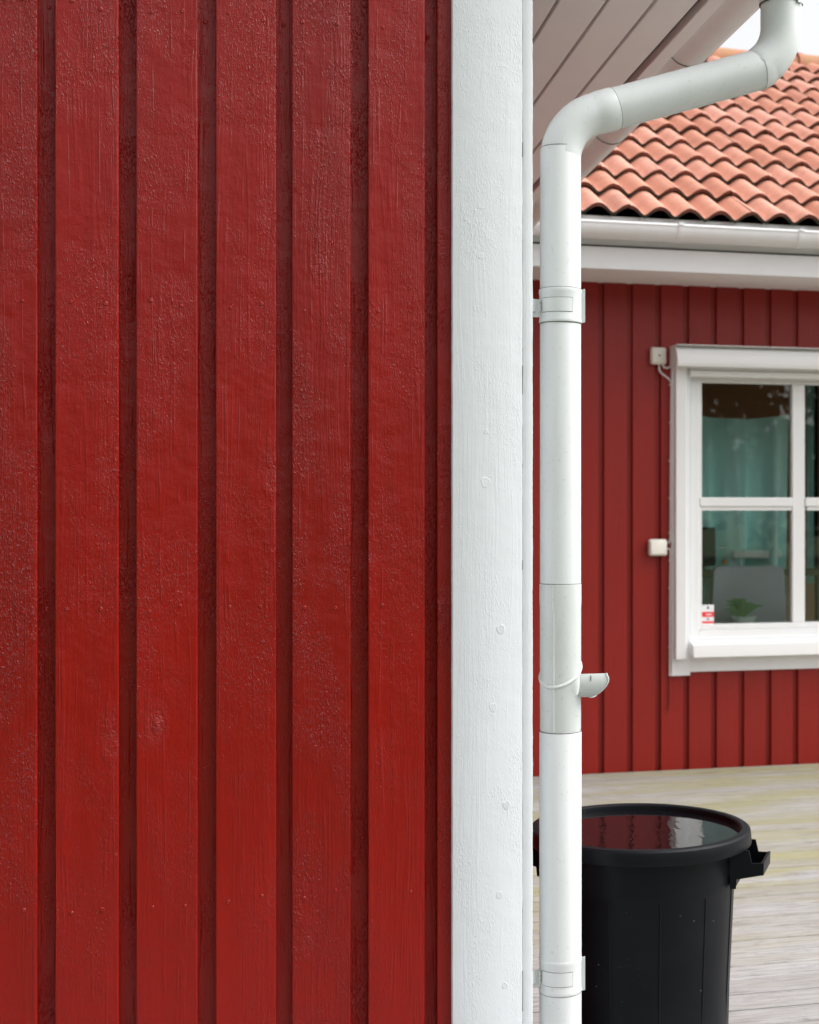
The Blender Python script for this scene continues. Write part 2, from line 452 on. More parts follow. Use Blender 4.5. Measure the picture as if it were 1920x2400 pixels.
# ------------------------------------------------------------------ ground and deck
mb = MB(); mb.add([(-400, -400, -.12), (400, -400, -.12), (400, 400, -.12), (-400, 400, -.12)], [(0, 1, 2, 3)])
o = mb.build('ground', M['grass'], smooth=False); o['kind'] = 'structure'
mb = MB(); y = 1.1; P = .1185
while y < 7.15:
    x = -4.5+random.uniform(0, 1.5)
    xs = [-4.5, x-3.0, x-1.2, 8.5]
    dz = random.uniform(-.0008, .0008)
    for i in range(3):
        mb.cr = random.random()
        y1 = min(y+P-.0085, 7.165)
        mb.box(xs[i]+.001, xs[i+1]-.001, y, y1, -.028+dz, 0+dz, .0025)
    y += P
o = mb.build('deck', M['deck']); o['kind'] = 'structure'
mb = MB(); mb.box(-4.5, 8.5, 1.08, 7.16, -.11, -.04)
o = mb.build('deck_underside', M['void']); o['kind'] = 'structure'

# ------------------------------------------------------------------ far wood behind the camera, mirrored in the window
mb = MB(); rr = random.Random(3)
blobs = []
for i in range(34):
    x = -34+i*2.3+rr.uniform(-.8, .8); hgt = rr.uniform(4.5, 7.2)
    for k in range(5):
        blobs.append((x+rr.uniform(-1.3, 1.3), -24+rr.uniform(-2.5, 2.5), hgt*(.3+.15*k)+rr.uniform(-.3, .3), rr.uniform(1.0, 1.8)))
for (bx, by, bz, br) in blobs:
    for k in range(230):
        d = Vector((rr.gauss(0, 1), rr.gauss(0, 1), rr.gauss(0, 1))).normalized()*br*rr.uniform(.3, 1)**.6
        c = Vector((bx, by, bz))+d
        a = Vector((rr.uniform(-1, 1), rr.uniform(-1, 1), rr.uniform(-1, 1))).normalized()*rr.uniform(.12, .26)
        b = a.cross(Vector((rr.uniform(-1, 1), rr.uniform(-1, 1), rr.uniform(-1, 1)))).normalized()*rr.uniform(.1, .2)
        mb.add([c-a, c+b, c+a, c-b], [(0, 1, 2, 3)])
o = mb.build('wood', M['tree_leaf'], smooth=False); o['kind'] = 'stuff'
o['label'] = 'dark trees across the lawn, seen only mirrored in the window'; o['category'] = 'trees'

# ------------------------------------------------------------------ near house
YF = 2.917           # red board face
near = thing('red_house', 'near red board wall with white corner board and white downpipe', 'house', (.555, YF, 0))
edges = [(87.4, 128.8), (278.7, 318.9), (463.6, 505.7), (647.3, 684.3), (822, 862.9), (996, 1024.9)]
ex = [(ax(a, YF), ax(b, YF)) for a, b in edges]
per = .1488
cuts = []
for k in range(16, 0, -1):
    cuts.append((ex[0][0]-per*k, ex[0][1]-per*k))
cuts += ex
mb = MB(); boards = []
xl = cuts[0][1]
for i in range(1, len(cuts)):
    boards.append((xl, cuts[i][0])); xl = cuts[i][1]
boards.append((xl, .4220))
TOPZ = 2.60
for i, (a, b) in enumerate(boards):
    mb.cr = random.random()
    fine = a > -1.0
    mb.plank(a, b, YF+random.uniform(-.0006, .0006), YF+.023, -.1, TOPZ+.56*(.555-a)-.02, .00012 if fine else 0, .03 if fine else 3, .0025, .56)
for i, (a, b) in enumerate(cuts):
    mb.cr = random.random()
    mb.box(a-.012, b+.012, YF+.0232, YF+.041, -.1, TOPZ+.56*(.555-b)-.05)
# nail dents
rows = [2.344, 1.7725, 1.176, .599]
def nail(x, y, z):
    r = random.uniform(.60, .88); n = 10; v = []; f = []
    for rad, h in ((.0058, -.0003), (.0040, .0011), (.0026, .0015), (.0012, .0009)):
        for j in range(n):
            a = 2*math.pi*j/n
            v.append((x+rad*r*math.cos(a)*random.uniform(.92, 1.08), y-h, z+rad*r*math.sin(a)*1.1))
    for i in range(3):
        for j in range(n): f.append((i*n+j, i*n+(j+1) % n, (i+1)*n+(j+1) % n, (i+1)*n+j))
    f.append([3*n+j for j in range(n)])
    mb.cr = .3; mb.add(v, f)
for z in rows:
    for (a, b) in boards:
        if b < -.8: continue
        wd = b-a
        if wd > .08:
            for q in (.22, .76): nail(a+wd*(q+random.uniform(-.05, .05)), YF-.0002, z+random.uniform(-.007, .007))
        else: nail(a+wd*.35, YF-.0002, z+random.uniform(-.005, .005))
    for (a, b) in cuts:
        if a > -.8: nail((a+b)/2+random.uniform(-.004, .004), YF+.023, z+random.uniform(-.007, .007))
part(mb, 'wall_cladding', M['red'], near, ang=22)
# hidden body of the house
mb = MB(); mb.box(-3.2, .528, YF+.042, 6.1, -.11, 2.53)
part(mb, 'wall_core', M['void'], near)
mb = MB()
y = YF+.05
while y < 6.1:      # side wall cladding facing +X
    mb.cr = random.random()
    mb.box(.529, .5545, y, y+.12, -.1, 2.53, .002); y += .152
mb.box(.5285, .537, YF+.05, 6.1, -.1, 2.53)
part(mb, 'side_cladding', M['red'], near)
# corner boards
mb = MB(); mb.cr = .62
mb.plank(ax(1060.6, 2.90), .5555, 2.900, 2.9225, -.1, 2.62, .00022, .006, .002)
def knot_ring(x, y, z, r, arms):
    n = 22; v = []; f = []
    amp = [random.uniform(.3, 1.0) for _ in range(n)]
    for rad, h in ((1.25, -.0002), (1.0, .0007), (.8, .0007), (.55, .0001), (.25, .0004)):
        for j in range(n):
            a = 2*math.pi*j/n; rr_ = r*rad*(1+.10*math.sin(3*a+arms))
            v.append((x+rr_*math.cos(a), y-(h*amp[j] if h > .0006 else h), z+rr_*1.15*math.sin(a)))
    for i in range(4):
        for j in range(n): f.append((i*n+j, i*n+(j+1) % n, (i+1)*n+(j+1) % n, (i+1)*n+j))
    f.append([4*n+j for j in range(n)])
    mb.add(v, f)
for (px_, py_, r_) in ((1138, 1130, .0085), (1174, 1475, .0075), (1156, 1658, .0072), (1187, 1887, .007), (1171, 2098, .006), (1128, 600, .005), (1184, 2310, .005), (1140, 1012, .004)):
    xx_, zz_ = at(px_, py_, 2.90); knot_ring(xx_, 2.8999, zz_, r_, px_)
part(mb, 'corner_board', M['white_wood'], near)
for (p0, p1) in ((2045, 2130), (770, 830), (1180, 1200), (300, 330)):
    mb = MB(); mb.box(.5552, .5562, 2.9008, 2.9022, az(1225, p1*1.113, 2.9), az(1225, p0*1.113, 2.9))
    part(mb, 'paint_crack', M['seam'], near)
mb = MB(); mb.cr = .17
mb.plank(.5560, .5775, 2.9018, 3.05, -.1, 2.53, .0004, .005, .0016)
part(mb, 'corner_board', M['white_wood'], near)
# soffit
SZ = EYE+1.16
gaps = [.6966, .8074, .9141]
xs = [.5780]+gaps+[1.018]
mb = MB()
for i in range(4):
    mb.cr = random.random()
    mb.box(xs[i]+(.0035 if i else 0), xs[i+1]-(.0035 if i < 3 else .010), 3.052 if i == 0 else 2.86, 6.35, SZ, SZ+.02, .0022)
part(mb, 'soffit', M['soffit'], near)
mb = MB(); mb.box(.53, 1.026, 2.87, 6.34, SZ+.0205, SZ+.03)  # dark sheet put in as the shade of the void behind the soffit gaps
part(mb, 'gap_shade_backing', M['void'], near)
mb = MB(); mb.box(1.027, 1.066, 2.85, 6.36, SZ-.004, SZ+.15, .002)
part(mb, 'fascia', M['soffit'], near)
# gutter
GX, GZ, GR = 1.150, EYE+1.240, .0625
def gutter_along(mb, a, b, axis, c, z, r, lipdir):
    """half-round open gutter; axis 'x' or 'y', c the other coordinate; lipdir +1/-1 outward"""
    n = 22
    def pt(h, o, q): return (h, c+o, q) if axis == 'x' else (c+o, h, q)
    v = []; f = []
    prof = [(r*math.cos(math.pi+math.pi*j/n), z+r*math.sin(math.pi+math.pi*j/n)) for j in range(n+1)]
    pin = [((r-.0022)*math.cos(2*math.pi-math.pi*j/n), z+(r-.0022)*math.sin(2*math.pi-math.pi*j/n)) for j in range(n+1)]
    ring = prof+pin; k = len(ring)
    for h in (a, b):
        for (o_, q) in ring: v.append(pt(h, o_, q))
    for j in range(k): f.append((j, (j+1) % k, k+(j+1) % k, k+j))
    f.append(list(range(k))[::-1]); f.append(list(range(k, 2*k)))
    mb.add(v, f)
    lx = lipdir*(r-.004)
    mb.sweep([pt(a, lx, z+.002), pt(b, lx, z+.002)], .0085, 12)
mb = MB(); gutter_along(mb, 2.80, 6.38, 'y', GX, GZ, GR, 1)
mb.sweep([(GX+(GR+.0005)*math.cos(R(-38)), 2.80, GZ+(GR+.0005)*math.sin(R(-38))), (GX+(GR+.0005)*math.cos(R(-38)), 6.38, GZ+(GR+.0005)*math.sin(R(-38)))], .0022, 8)
gut = fixn(part(mb, 'gutter', M['gutter'], near))
def hook(mb, h, axis, c, z, r, wd, lipdir, ext=.0025):
    n = 22; v = []; f = []
    def pt(hh, o, q): return (hh, c+o, q) if axis == 'x' else (c+o, hh, q)
    ring = [((r+ext)*math.cos(math.pi+math.pi*j/n), z+(r+ext)*math.sin(math.pi+math.pi*j/n)) for j in range(n+1)]
    ring += [((r+.0003)*math.cos(2*math.pi-math.pi*j/n), z+(r+.0003)*math.sin(2*math.pi-math.pi*j/n)) for j in range(n+1)]
    k = len(ring)
    for hh in (h-wd/2, h+wd/2):
        for (o_, q) in ring: v.append(pt(hh, o_, q))
    for j in range(k): f.append((j, (j+1) % k, k+(j+1) % k, k+j))
    f.append(list(range(k))[::-1]); f.append(list(range(k, 2*k)))
    mb.add(v, f)
    a, b = pt(h-wd/2, lipdir*(r-.012), z+.002), pt(h+wd/2, lipdir*(r+.011), z+.014)
    mb.box(a[0], b[0], a[1], b[1], a[2], b[2], .001)
for yy, wd in ((3.10, .09), (3.66, .028), (4.50, .028), (5.30, .028), (6.10, .028)):
    mb = MB(); hook(mb, yy, 'y', GX, GZ, GR, wd, 1)
    mb.cm = 1
    mb.sweep([(GX+(GR+.0031)*math.cos(math.pi+math.pi*j/22), yy-wd/2-.0008, GZ+(GR+.0031)*math.sin(math.pi+math.pi*j/22)) for j in range(23)], .0011, 6)
    fixn(part(mb, 'gutter_bracket', [M['gutter'], M['seam']], gut))

# roof over the near house (seen only from other angles)
def tile_roof(mb, X0, X1, rows_, origin, updir, across, nrm, L, pitch, amp, thick=.019, res=12):
    """pantile courses: origin at the eave, updir/across/nrm unit vectors"""
    O = Vector(origin); U = Vector(updir); A = Vector(across); Nn = Vector(nrm)
    def prof(t):
        t = t % 1.0
        return amp*(math.sqrt(math.cos(math.pi*t)**2*.97+.03)-.173)/.827
    rg = random.Random(5)
    nt_ = int((X1-X0)/(2*pitch))
    for r in range(rows_):
        for k in range(nt_):
            x0 = X0+k*2*pitch
            lift = rg.uniform(-.002, .005); shift = rg.uniform(-.008, .008); crd = rg.random(); yaw = rg.uniform(-.003, .003)
            mb.cr = crd
            v = []; n = 2*res
            s0 = r*L-.012+shift; s1 = (r+1)*L+.02
            # lower edge sits on the course below (raised), upper end tucks under
            for (s, base) in ((s0, .030+lift), (s0+.010, .0315+lift), (s1, .0+lift*.3)):
                for j in range(n+1):
                    x = x0+2*pitch*j/n
                    v.append(O+A*(x+yaw*(s-s0)*3)+U*s+Nn*(base+prof((x-X0)/pitch)))
            f = []
            for i in range(2):
                for j in range(n): f.append((i*(n+1)+j, i*(n+1)+j+1, (i+1)*(n+1)+j+1, (i+1)*(n+1)+j))
            mb.cm = 0; mb.add(v, f)
            # front edge face and underside
            v = []
            for j in range(n+1):
                x = x0+2*pitch*j/n; h = prof((x-X0)/pitch)
                v.append(O+A*x+U*s0+Nn*(.030+lift+h))
            for j in range(n+1):
                x = x0+2*pitch*j/n; h = prof((x-X0)/pitch)
                v.append(O+A*x+U*(s0+.001)+Nn*(.030+lift+h-thick))
            for j in range(n+1):
                x = x0+2*pitch*j/n; h = prof((x-X0)/pitch)
                v.append(O+A*x+U*(s1)+Nn*(.0+h-thick))
            f = []
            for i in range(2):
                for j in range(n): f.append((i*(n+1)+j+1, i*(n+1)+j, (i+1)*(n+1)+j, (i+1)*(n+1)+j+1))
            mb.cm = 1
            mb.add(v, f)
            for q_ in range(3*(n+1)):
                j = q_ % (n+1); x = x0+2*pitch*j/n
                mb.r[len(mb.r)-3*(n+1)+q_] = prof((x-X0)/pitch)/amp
PH = math.atan(.5625)
cp, sp_ = math.cos(PH), math.sin(PH)
mb = MB()
tile_roof(mb, 2.84, 6.35, 12, (GX-.03, 0, GZ+.05), (-cp, 0, sp_), (0, 1, 0), (sp_, 0, cp), .325, .153, .042, res=5)
mb.cm = 1
q0 = Vector((GX-.06, 0, GZ+.035)); L_ = 3.9
mb.add([q0+Vector((0, 2.86, 0)), q0+Vector((0, 6.33, 0)), q0+Vector((-cp*L_, 6.33, sp_*L_)), q0+Vector((-cp*L_, 2.86, sp_*L_))], [(0, 1, 2, 3)])
part(mb, 'roof', [M['tile'], M['tile_edge']], near)

# ------------------------------------------------------------------ downspout
PX, PY = .651, 2.97
fx, fy = -PX, -PY; fl = math.hypot(fx, fy); fx /= fl; fy /= fl      # towards the camera side
def cyl_pt(phi, r, z, cx=PX, cy=PY):
    """phi = 0 faces the street side, + to the right"""
    rx, ry = -fy, fx
    c, s = math.cos(phi), math.sin(phi)
    return (cx+r*(c*fx+s*rx), cy+r*(c*fy+s*ry), z)
def ringseam(mb, z, r, cx=PX, cy=PY, t=.0011):  # paints the shade of a joint gap as a thin dark ring
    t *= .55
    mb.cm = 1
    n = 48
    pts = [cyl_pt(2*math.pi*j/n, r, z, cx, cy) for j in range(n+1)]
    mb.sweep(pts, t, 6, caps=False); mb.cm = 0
def vpipe(mb, zs, rs, n=56): mb.sweep([(PX, PY, z) for z in zs], rs, n)
def arc(c0, d0, c1, T, turn, n=14):
    """fillet between two directions at corner c0: points"""
    c0 = Vector(c0); a = Vector(d0).normalized(); b = Vector(c1).normalized()
    ang = a.angle(b); Rr = T/math.tan((math.pi-ang)/2) if False else T/math.tan(ang/2)
    p0 = c0-a*T; nrm = (b-a*b.dot(a)).normalized(); cen = p0+nrm*Rr
    out_ = []
    for i in range(n+1):
        t = ang*i/n
        out_.append(cen-nrm*Rr*math.cos(t)+a*Rr*math.sin(t))
    return out_
zj1 = EYE-.4764; zj2 = EYE-.163; zj3 = 2.136
mb = MB(); r0 = .0437
vpipe(mb, [zj2-.004, zj2, zj3-.002, zj3], [r0, r0, r0, r0-.0008])
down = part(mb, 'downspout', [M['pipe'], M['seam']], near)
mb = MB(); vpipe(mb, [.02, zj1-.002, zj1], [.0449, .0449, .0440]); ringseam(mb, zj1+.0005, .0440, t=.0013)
part(mb, 'pipe_section', [M['pipe'], M['seam']], down)
mb = MB()
vpipe(mb, [zj1-.02, zj1, zj1+.006, zj2-.050, zj2-.040, zj2-.001, zj2], [.0425, .0425, .0437, .0439, .0446, .0446, .0437])
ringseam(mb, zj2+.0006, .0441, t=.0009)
# standing seam and slanted rib
n = 30
mb.sweep([cyl_pt(R(-19), .0440, zj1+.002+(zj2-zj1-.06)*i/n) for i in range(n+1)], .0017, 8)
mb.sweep([cyl_pt(R(-22), .0446, zj2-.055+.054*i/4) for i in range(5)], .0014, 8)
mb.sweep([cyl_pt(R(a), .0426, EYE-.3505+.0122*math.sin(R(a))-.026*math.cos(R(a))) for a in range(-110, 111, 5)], .0042, 12)
mb.sweep([cyl_pt(R(-19), .0443, EYE-.355+.04*i/4) for i in range(-1, 5)], .0022, 8)
part(mb, 'diverter_section', [M['pipe_old'], M['seam']], down)
# open flap: a half-round trough
mb = MB(); zt = EYE-.3525; n = 20; k = 10; vv = []; ff = []; rim = []
def trough(a, q, r):
    Lm = .027+.037*abs(math.sin(a))**1.0-.007*math.exp(-((math.pi/2-abs(a))/.22)**2)
    b = a-.30
    return (PX+.030+(Lm)*q, PY-.012+r*math.sin(b), zt-.010-r*.98*math.cos(b))
for layer, r in ((0, .0425), (1, .0408)):
    for i in range(k+1):
        for j in range(n+1): vv.append(trough(-math.pi/2+math.pi*j/n, i/k, r))
w1 = n+1; tot = (k+1)*w1
for i in range(k):
    for j in range(n):
        ff.append((i*w1+j, i*w1+j+1, (i+1)*w1+j+1, (i+1)*w1+j)); ff.append((tot+i*w1+j+1, tot+i*w1+j, tot+(i+1)*w1+j, tot+(i+1)*w1+j+1))
for j in range(n): ff.append((k*w1+j, k*w1+j+1, tot+k*w1+j+1, tot+k*w1+j))
for i in range(k):
    ff.append((i*w1, (i+1)*w1, tot+(i+1)*w1, tot+i*w1)); ff.append((i*w1+n, (i+1)*w1+n, tot+(i+1)*w1+n, tot+i*w1+n))
mb.add(vv, ff)
mb.sweep([trough(-math.pi/2+math.pi*j/28, 1.0, .0425) for j in range(29)], .0021, 8)
mb.cm = 1; mb.box(PX+.0530, PX+.0538, PY-.0562, PY-.0515, zt-.012, zt-.0015)
fixn(part(mb, 'diverter_spout', [M['pipe_old'], M['seam']], down))
# upper run
D = Vector((.3286, 0, .108)).normalized()
k0 = Vector((PX, PY, 2.192)); T1 = .078
a1 = arc(k0, (0, 0, 1), D, T1, 0, 16)
GXc = GX
k1 = k0+D*((GXc-PX)/D.x)
a2 = arc(k1, D, (0, 0, 1), .080, 0, 16)
mb = MB(); pts = [Vector((PX, PY, 2.122))-Vector((0, 0, .012))]+[p for p in a1 if p.z > 2.112]
e1 = k0+D*.125
pts += [a1[-1]+D*.012, e1-D*.002, e1]
mb.sweep(pts, [.0431]*2+[.0437]*(len(pts)-5)+[.0455, .0455, .0446], 56)
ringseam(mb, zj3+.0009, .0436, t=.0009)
part(mb, 'elbow', [M['pipe'], M['seam']], down)
e2 = k1-D*.054
mb = MB(); mb.sweep([e1-D*.004, e2], .0440, 56)
# lock seam on the underside of the slanted pipe
nn = D.cross(Vector((0, 1, 0))).normalized()
if nn.z > 0: nn = -nn
mb.sweep([e1+nn*.0440+Vector((0, -.006, 0)), e2+nn*.0440+Vector((0, -.006, 0))], .0018, 8)
mb.cm = 1  # dark rings drawn as the shade at both pipe joints
for (pp, rad) in ((e1, .0445), (e2, .0445)):
    e = Vector((0, 1, 0)); g_ = D.cross(e)
    mb.sweep([pp+rad*(math.cos(2*math.pi*j/48)*e+math.sin(2*math.pi*j/48)*g_) for j in range(49)], .0006, 6, caps=False)
part(mb, 'pipe_section', [M['pipe'], M['seam']], down)
mb = MB(); ztop = 2.492
pts = [e2-D*.001, e2+D*.002]+[p for p in a2 if (p-e2).dot(D) > .004]+[Vector((GXc, PY, 2.46)), Vector((GXc, PY, ztop))]
mb.sweep(pts, .0453, 56)
part(mb, 'elbow', M['pipe'], down)
mb = MB()
mb.sweep([(GXc, PY, z) for z in (ztop-.006, ztop-.005, ztop+.03, ztop+.034, ztop+.09)], [.0455, .0485, .0485, .0470, .0470], 48)
mb.cm = 1; n = 48
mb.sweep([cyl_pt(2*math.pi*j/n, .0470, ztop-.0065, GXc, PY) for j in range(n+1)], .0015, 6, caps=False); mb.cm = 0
for ph in (38,):
    vv = [cyl_pt(R(ph+d), rr_, z_, GXc, PY) for z_ in (ztop-.012, ztop+.03) for rr_ in (.0482, .0515) for d in (0, 12, 24)]
    mb.add(vv, [(0, 1, 4, 3), (1, 2, 5, 4), (6, 9, 10, 7), (7, 10, 11, 8), (0, 6, 7, 1), (1, 7, 8, 2), (3, 4, 10, 9), (4, 5, 11, 10), (0, 3, 9, 6), (2, 8, 11, 5)])
part(mb, 'gutter_outlet', [M['pipe'], M['seam']], down)
# brackets
def curved_plate(mb, ph0, ph1, z0, z1, r, t=.0012, n=14, wob=0.0):
    v = []
    for q in (0, 1):
        for rad in (r, r+t):
            for j in range(n+1):
                v.append(cyl_pt(ph0+(ph1-ph0)*j/n, rad, (z0, z1)[q]))
    k = n+1; f = []
    for j in range(n):
        f.append((k+j, k+j+1, 3*k+j+1, 3*k+j)); f.append((j, j+1, k+j+1, k+j)); f.append((2*k+j+1, 2*k+j, 3*k+j, 3*k+j+1))
    f.append((0, k, 3*k, 2*k)); f.append((n, 2*k+n, 3*k+n, k+n))
    mb.add(v, f)
def bracket(z0):
    mb = MB(); zs = []; rs = []
    for dz, rr_ in ((0, .0440), (.001, .0455), (.0035, .0460), (.007, .0460), (.010, .0451), (.060, .0451), (.064, .0459), (.068, .0460), (.0715, .0455), (.0728, .0440)):
        zs.append(z0+dz); rs.append(rr_)
    vpipe(mb, zs, rs)
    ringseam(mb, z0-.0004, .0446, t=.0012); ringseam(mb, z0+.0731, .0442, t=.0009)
    # pressed rectangle with its dark outline
    ph0, ph1 = R(-56), R(34)
    mb.cm = 1; curved_plate(mb, ph0-.02, ph1+.02, z0+.0205, z0+.0515, .0449, .0006); mb.cm = 0
    curved_plate(mb, ph0, ph1, z0+.0215, z0+.0505, .0449, .0011)
    # folded clasp lip at the right
    a = R(83)
    v = []
    for z in (z0+.001, z0+.0005+.071):
        for (rad, d) in ((.0445, -.02), (.0525, -.02), (.0525, .02), (.0445, .025)): v.append(cyl_pt(a+d*1.8, rad, z+(0.002 if rad > .05 else 0)))
    mb.add(v, [(0, 1, 2, 3), (7, 6, 5, 4), (0, 4, 5, 1), (1, 5, 6, 2), (2, 6, 7, 3), (3, 7, 4, 0)])
    # strap to the wall with a toothed end
    top, bot = z0+.0495, z0+.0225
    p_w = Vector((.5772, PY-.028, 0)); p_p = Vector(cyl_pt(R(-75), .0505, 0)); p_e = Vector(cyl_pt(R(-59), .0500, 0))
    v = []
    for off in (Vector((0, 0, 0)), Vector((.0008, .003, 0))):
        for p_, zz in ((p_w, 0), (p_p, 0)):
            for z in (bot, top): v.append((p_.x+off.x, p_.y+off.y, z))
    mb.add(v, [(0, 2, 3, 1), (4, 5, 7, 6), (0, 4, 6, 2), (1, 3, 7, 5), (0, 1, 5, 4), (2, 6, 7, 3)])
    m_ = 6; base = []
    for i in range(m_+1):
        z = bot+(top-bot)*i/m_
        base.append(Vector((p_p.x, p_p.y, z))); e_ = cyl_pt(R(-60+(5 if i % 2 else 0)+random.uniform(-1, 1)), .0502, z); base.append(Vector(e_))
    mb.add(base, [(2*i, 2*i+1, 2*i+3, 2*i+2) for i in range(m_)])
    # rear strap and screw
    mb.cm = 2
    mb.box(.5772, .612, PY-.006, PY-.003, z0+.012, z0+.050, .001)
    mb.sweep([(.5772, PY+.02, z0+.036), (.625, PY+.02, z0+.036)], .0035, 10)
    mb.cm = 0
    fixn(part(mb, 'pipe_bracket', [M['pipe'], M['seam'], M['pipe_old']], down))
bracket(EYE+.389); bracket(EYE-1.028)

# ------------------------------------------------------------------ far house
Y2 = 7.17
house = thing('red_house', 'red house across the deck with orange tiled roof and white window', 'house', (3.0, Y2, 0))
XL, XR = .6, 5.62
P2 = .1531; Xk = ax(1416, Y2)
# window measures
WYc = 7.147                                     # casing face
cas_l, cas_r = ax(1574.5, WYc), ax(1618, WYc)
fr_l = ax(1618, 7.182); gl_l = ax(1644, 7.20); gl_r = ax(1856, 7.20)
pane_w = gl_r-gl_l; mull = .072
gl2_l = gl_r+mull; gl2_r = gl2_l+pane_w
fr_r = gl2_r+(gl_l-fr_l)
z_gt = az(1750, 899, 7.20); z_m1 = az(1750, 1166, 7.20); z_m0 = az(1750, 1196.5, 7.20); z_gb = az(1750, 1461, 7.20)
op_b = z_gb-.072; op_t = z_gt+.07
wall_top = EYE+1.165
mb = MB()
k0_ = int((XL-Xk)/P2)-1; x = Xk+k0_*P2
ol, orr = fr_l-.02, fr_r+.02
def zspans(a, b):
    if b < ol or a > orr: return [(-.02, wall_top)]
    return [(-.02, op_b-.02), (op_t+.02, wall_top)]
while x < XR:
    a, b = x, x+P2-.034
    mb.cr = random.random(); dy = random.uniform(-.001, .001)
    segs = [(a, b)]
    if a < ol < b: segs = [(a, ol-.0005), (ol, b)]
    if a < orr < b: segs = [(a, orr), (orr+.0005, b)]
    for (p_, q_) in segs:
        mid = (p_+q_)/2
        for (z0, z1) in zspans(mid, mid):
            mb.plank(p_, q_, Y2+dy, Y2+.018, z0, z1, 0, 3, .0022)
    x += P2
for (a, b, z0, z1) in ((XL, ol, -.02, wall_top), (ol, orr, -.02, op_b-.02), (ol, orr, op_t+.02, wall_top), (orr, XR, -.02, wall_top)):
    mb.cr = .4; mb.box(a, b, Y2+.0185, Y2+.05, z0, z1)
part(mb, 'wall_cladding', M['red_far'], house, smooth=False)
# room behind the window
mb = MB(); xa, xb, ya, yb, za, zb = 1.55, 5.4, Y2+.052, 10.6, .05, 2.45
wt = .16
for (a, b, z0, z1) in ((xa, ol, za, zb), (orr, xb, za, zb), (ol, orr, za, op_b-.02), (ol, orr, op_t+.02, zb)):
    mb.box(a, b, Y2+.052, Y2+wt, z0, z1)
mb.box(xa-.1, xa, Y2+.052, yb, za, zb); mb.box(xb, xb+.1, Y2+.052, 7.6, za, zb); mb.box(xb, xb+.1, 9.7, yb, za, zb); mb.box(xb, xb+.1, 7.6, 9.7, za, .5); mb.box(xb, xb+.1, 7.6, 9.7, 2.4, zb)  # leaves an unseen side opening, added to bring daylight onto the cloth
mb.box(xa-.1, xb+.1, yb, yb+.1, za, zb)
mb.box(xa-.1, xb+.1, Y2+.052, yb+.1, zb+.001, zb+.1); mb.box(xa-.1, xb+.1, Y2+.052, yb+.1, za-.1, za-.001)
part(mb, 'room', M['room'], house)
mb = MB(); mb.box(XL, XL+.1, Y2+.052, 12.5, -.05, wall_top); mb.box(XR-.1, XR, Y2+.052, 7.6, -.05, wall_top); mb.box(XR-.1, XR, 9.7, 12.5, -.05, wall_top); mb.box(XR-.1, XR, 7.6, 9.7, -.05, .5); mb.box(XR-.1, XR, 7.6, 9.7, 2.4, wall_top); mb.box(XL, XR, 12.5, 12.6, -.05, wall_top)  # same added opening continued through the outer wall for the daylight
part(mb, 'outer_wall', M['red_far'], house)
# eave: boxed soffit, fascia boards
FY = 6.70
mb = MB(); mb.box(XL, XR, FY+.026, Y2+.06, wall_top-.004, wall_top+.016, .002)
part(mb, 'soffit', M['soffit'], house)
zf0, zf1 = EYE+1.150, EYE+1.258
mb = MB(); mb.box(XL, XR, FY, FY+.0255, zf0, zf1, .003)
mb.box(XL, XR, FY+.020, FY+.045, zf1+.006, EYE+1.40)
mb.box(XL, XR, FY+.012, FY+.019, zf1+.008, EYE+1.38)
part(mb, 'fascia', M['white_trim'], house)
mb = MB(); mb.box(XL, XR, FY+.003, FY+.0115, zf1+.0005, zf1+.0075)
part(mb, 'fascia_joint', M['void'], house)
RY0, RH0 = 6.625, EYE+1.379
g2r = .066; g2y = FY-g2r-.006; g2z = EYE+1.348
mb = MB(); gutter_along(mb, XL-.05, XR+.05, 'x', g2y, g2z, g2r, -1)
gut2 = fixn(part(mb, 'gutter', M['white_trim'], house))
hx0 = ax(1597, g2y-g2r); hx1 = ax(1879, g2y-g2r)
hp = hx1-hx0; hx = hx0-hp*2
while hx < XR:
    if hx > XL:
        mb = MB(); hook(mb, hx, 'x', g2y, g2z, g2r, .026, -1, .003)
        fixn(part(mb, 'gutter_bracket', M['white_trim'], gut2))
    hx += hp
# sheet-metal apron between tiles and gutter
mb = MB(); v = [(XL, FY-.045, g2z+.006), (XR, FY-.045, g2z+.006), (XR, FY+.10, g2z+.055), (XL, FY+.10, g2z+.055)]
v += [(a, b, c-.003) for a, b, c in v]
mb.add(v, [(0, 1, 2, 3), (7, 6, 5, 4), (0, 4, 5, 1), (1, 5, 6, 2), (2, 6, 7, 3), (3, 7, 4, 0)])
mb.box(XL, XR, RY0+.022, RY0+.026, g2z-.02, RH0+.016)
part(mb, 'eave_flashing', M['gutter'], house, smooth=False)
# roof
mb = MB()
head = ax(1230+960/2.5, RY0)        # a crest
X0r = head-.153*8
tile_roof(mb, X0r, XR+.2, 12, (0, RY0, RH0), (0, cp, sp_), (1, 0, 0), (0, -sp_, cp), .325, .1531, .046, res=12)
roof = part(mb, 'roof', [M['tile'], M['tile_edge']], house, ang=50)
mb = MB(); rt = RY0+12*.325*cp; rz = RH0+12*.325*sp_
q = .02
mb.add([(XL-.1, RY0+.05, RH0-.01+.03), (XR+.2, RY0+.05, RH0-.01+.03), (XR+.2, rt, rz-.02), (XL-.1, rt, rz-.02), (XL-.1, 2*rt-RY0, RH0), (XR+.2, 2*rt-RY0, RH0)], [(0, 1, 2, 3), (3, 2, 5, 4)])
mb.add([(XL-.09, RY0+.1, RH0-.12), (XL-.09, rt, rz-.03), (XL-.09, 2*rt-RY0-.1, RH0-.12)], [(0, 1, 2)])
part(mb, 'roof_underlay', M['void'], house, smooth=False)
mb = MB()
cx_ = ax(1767, rt)-.345*9
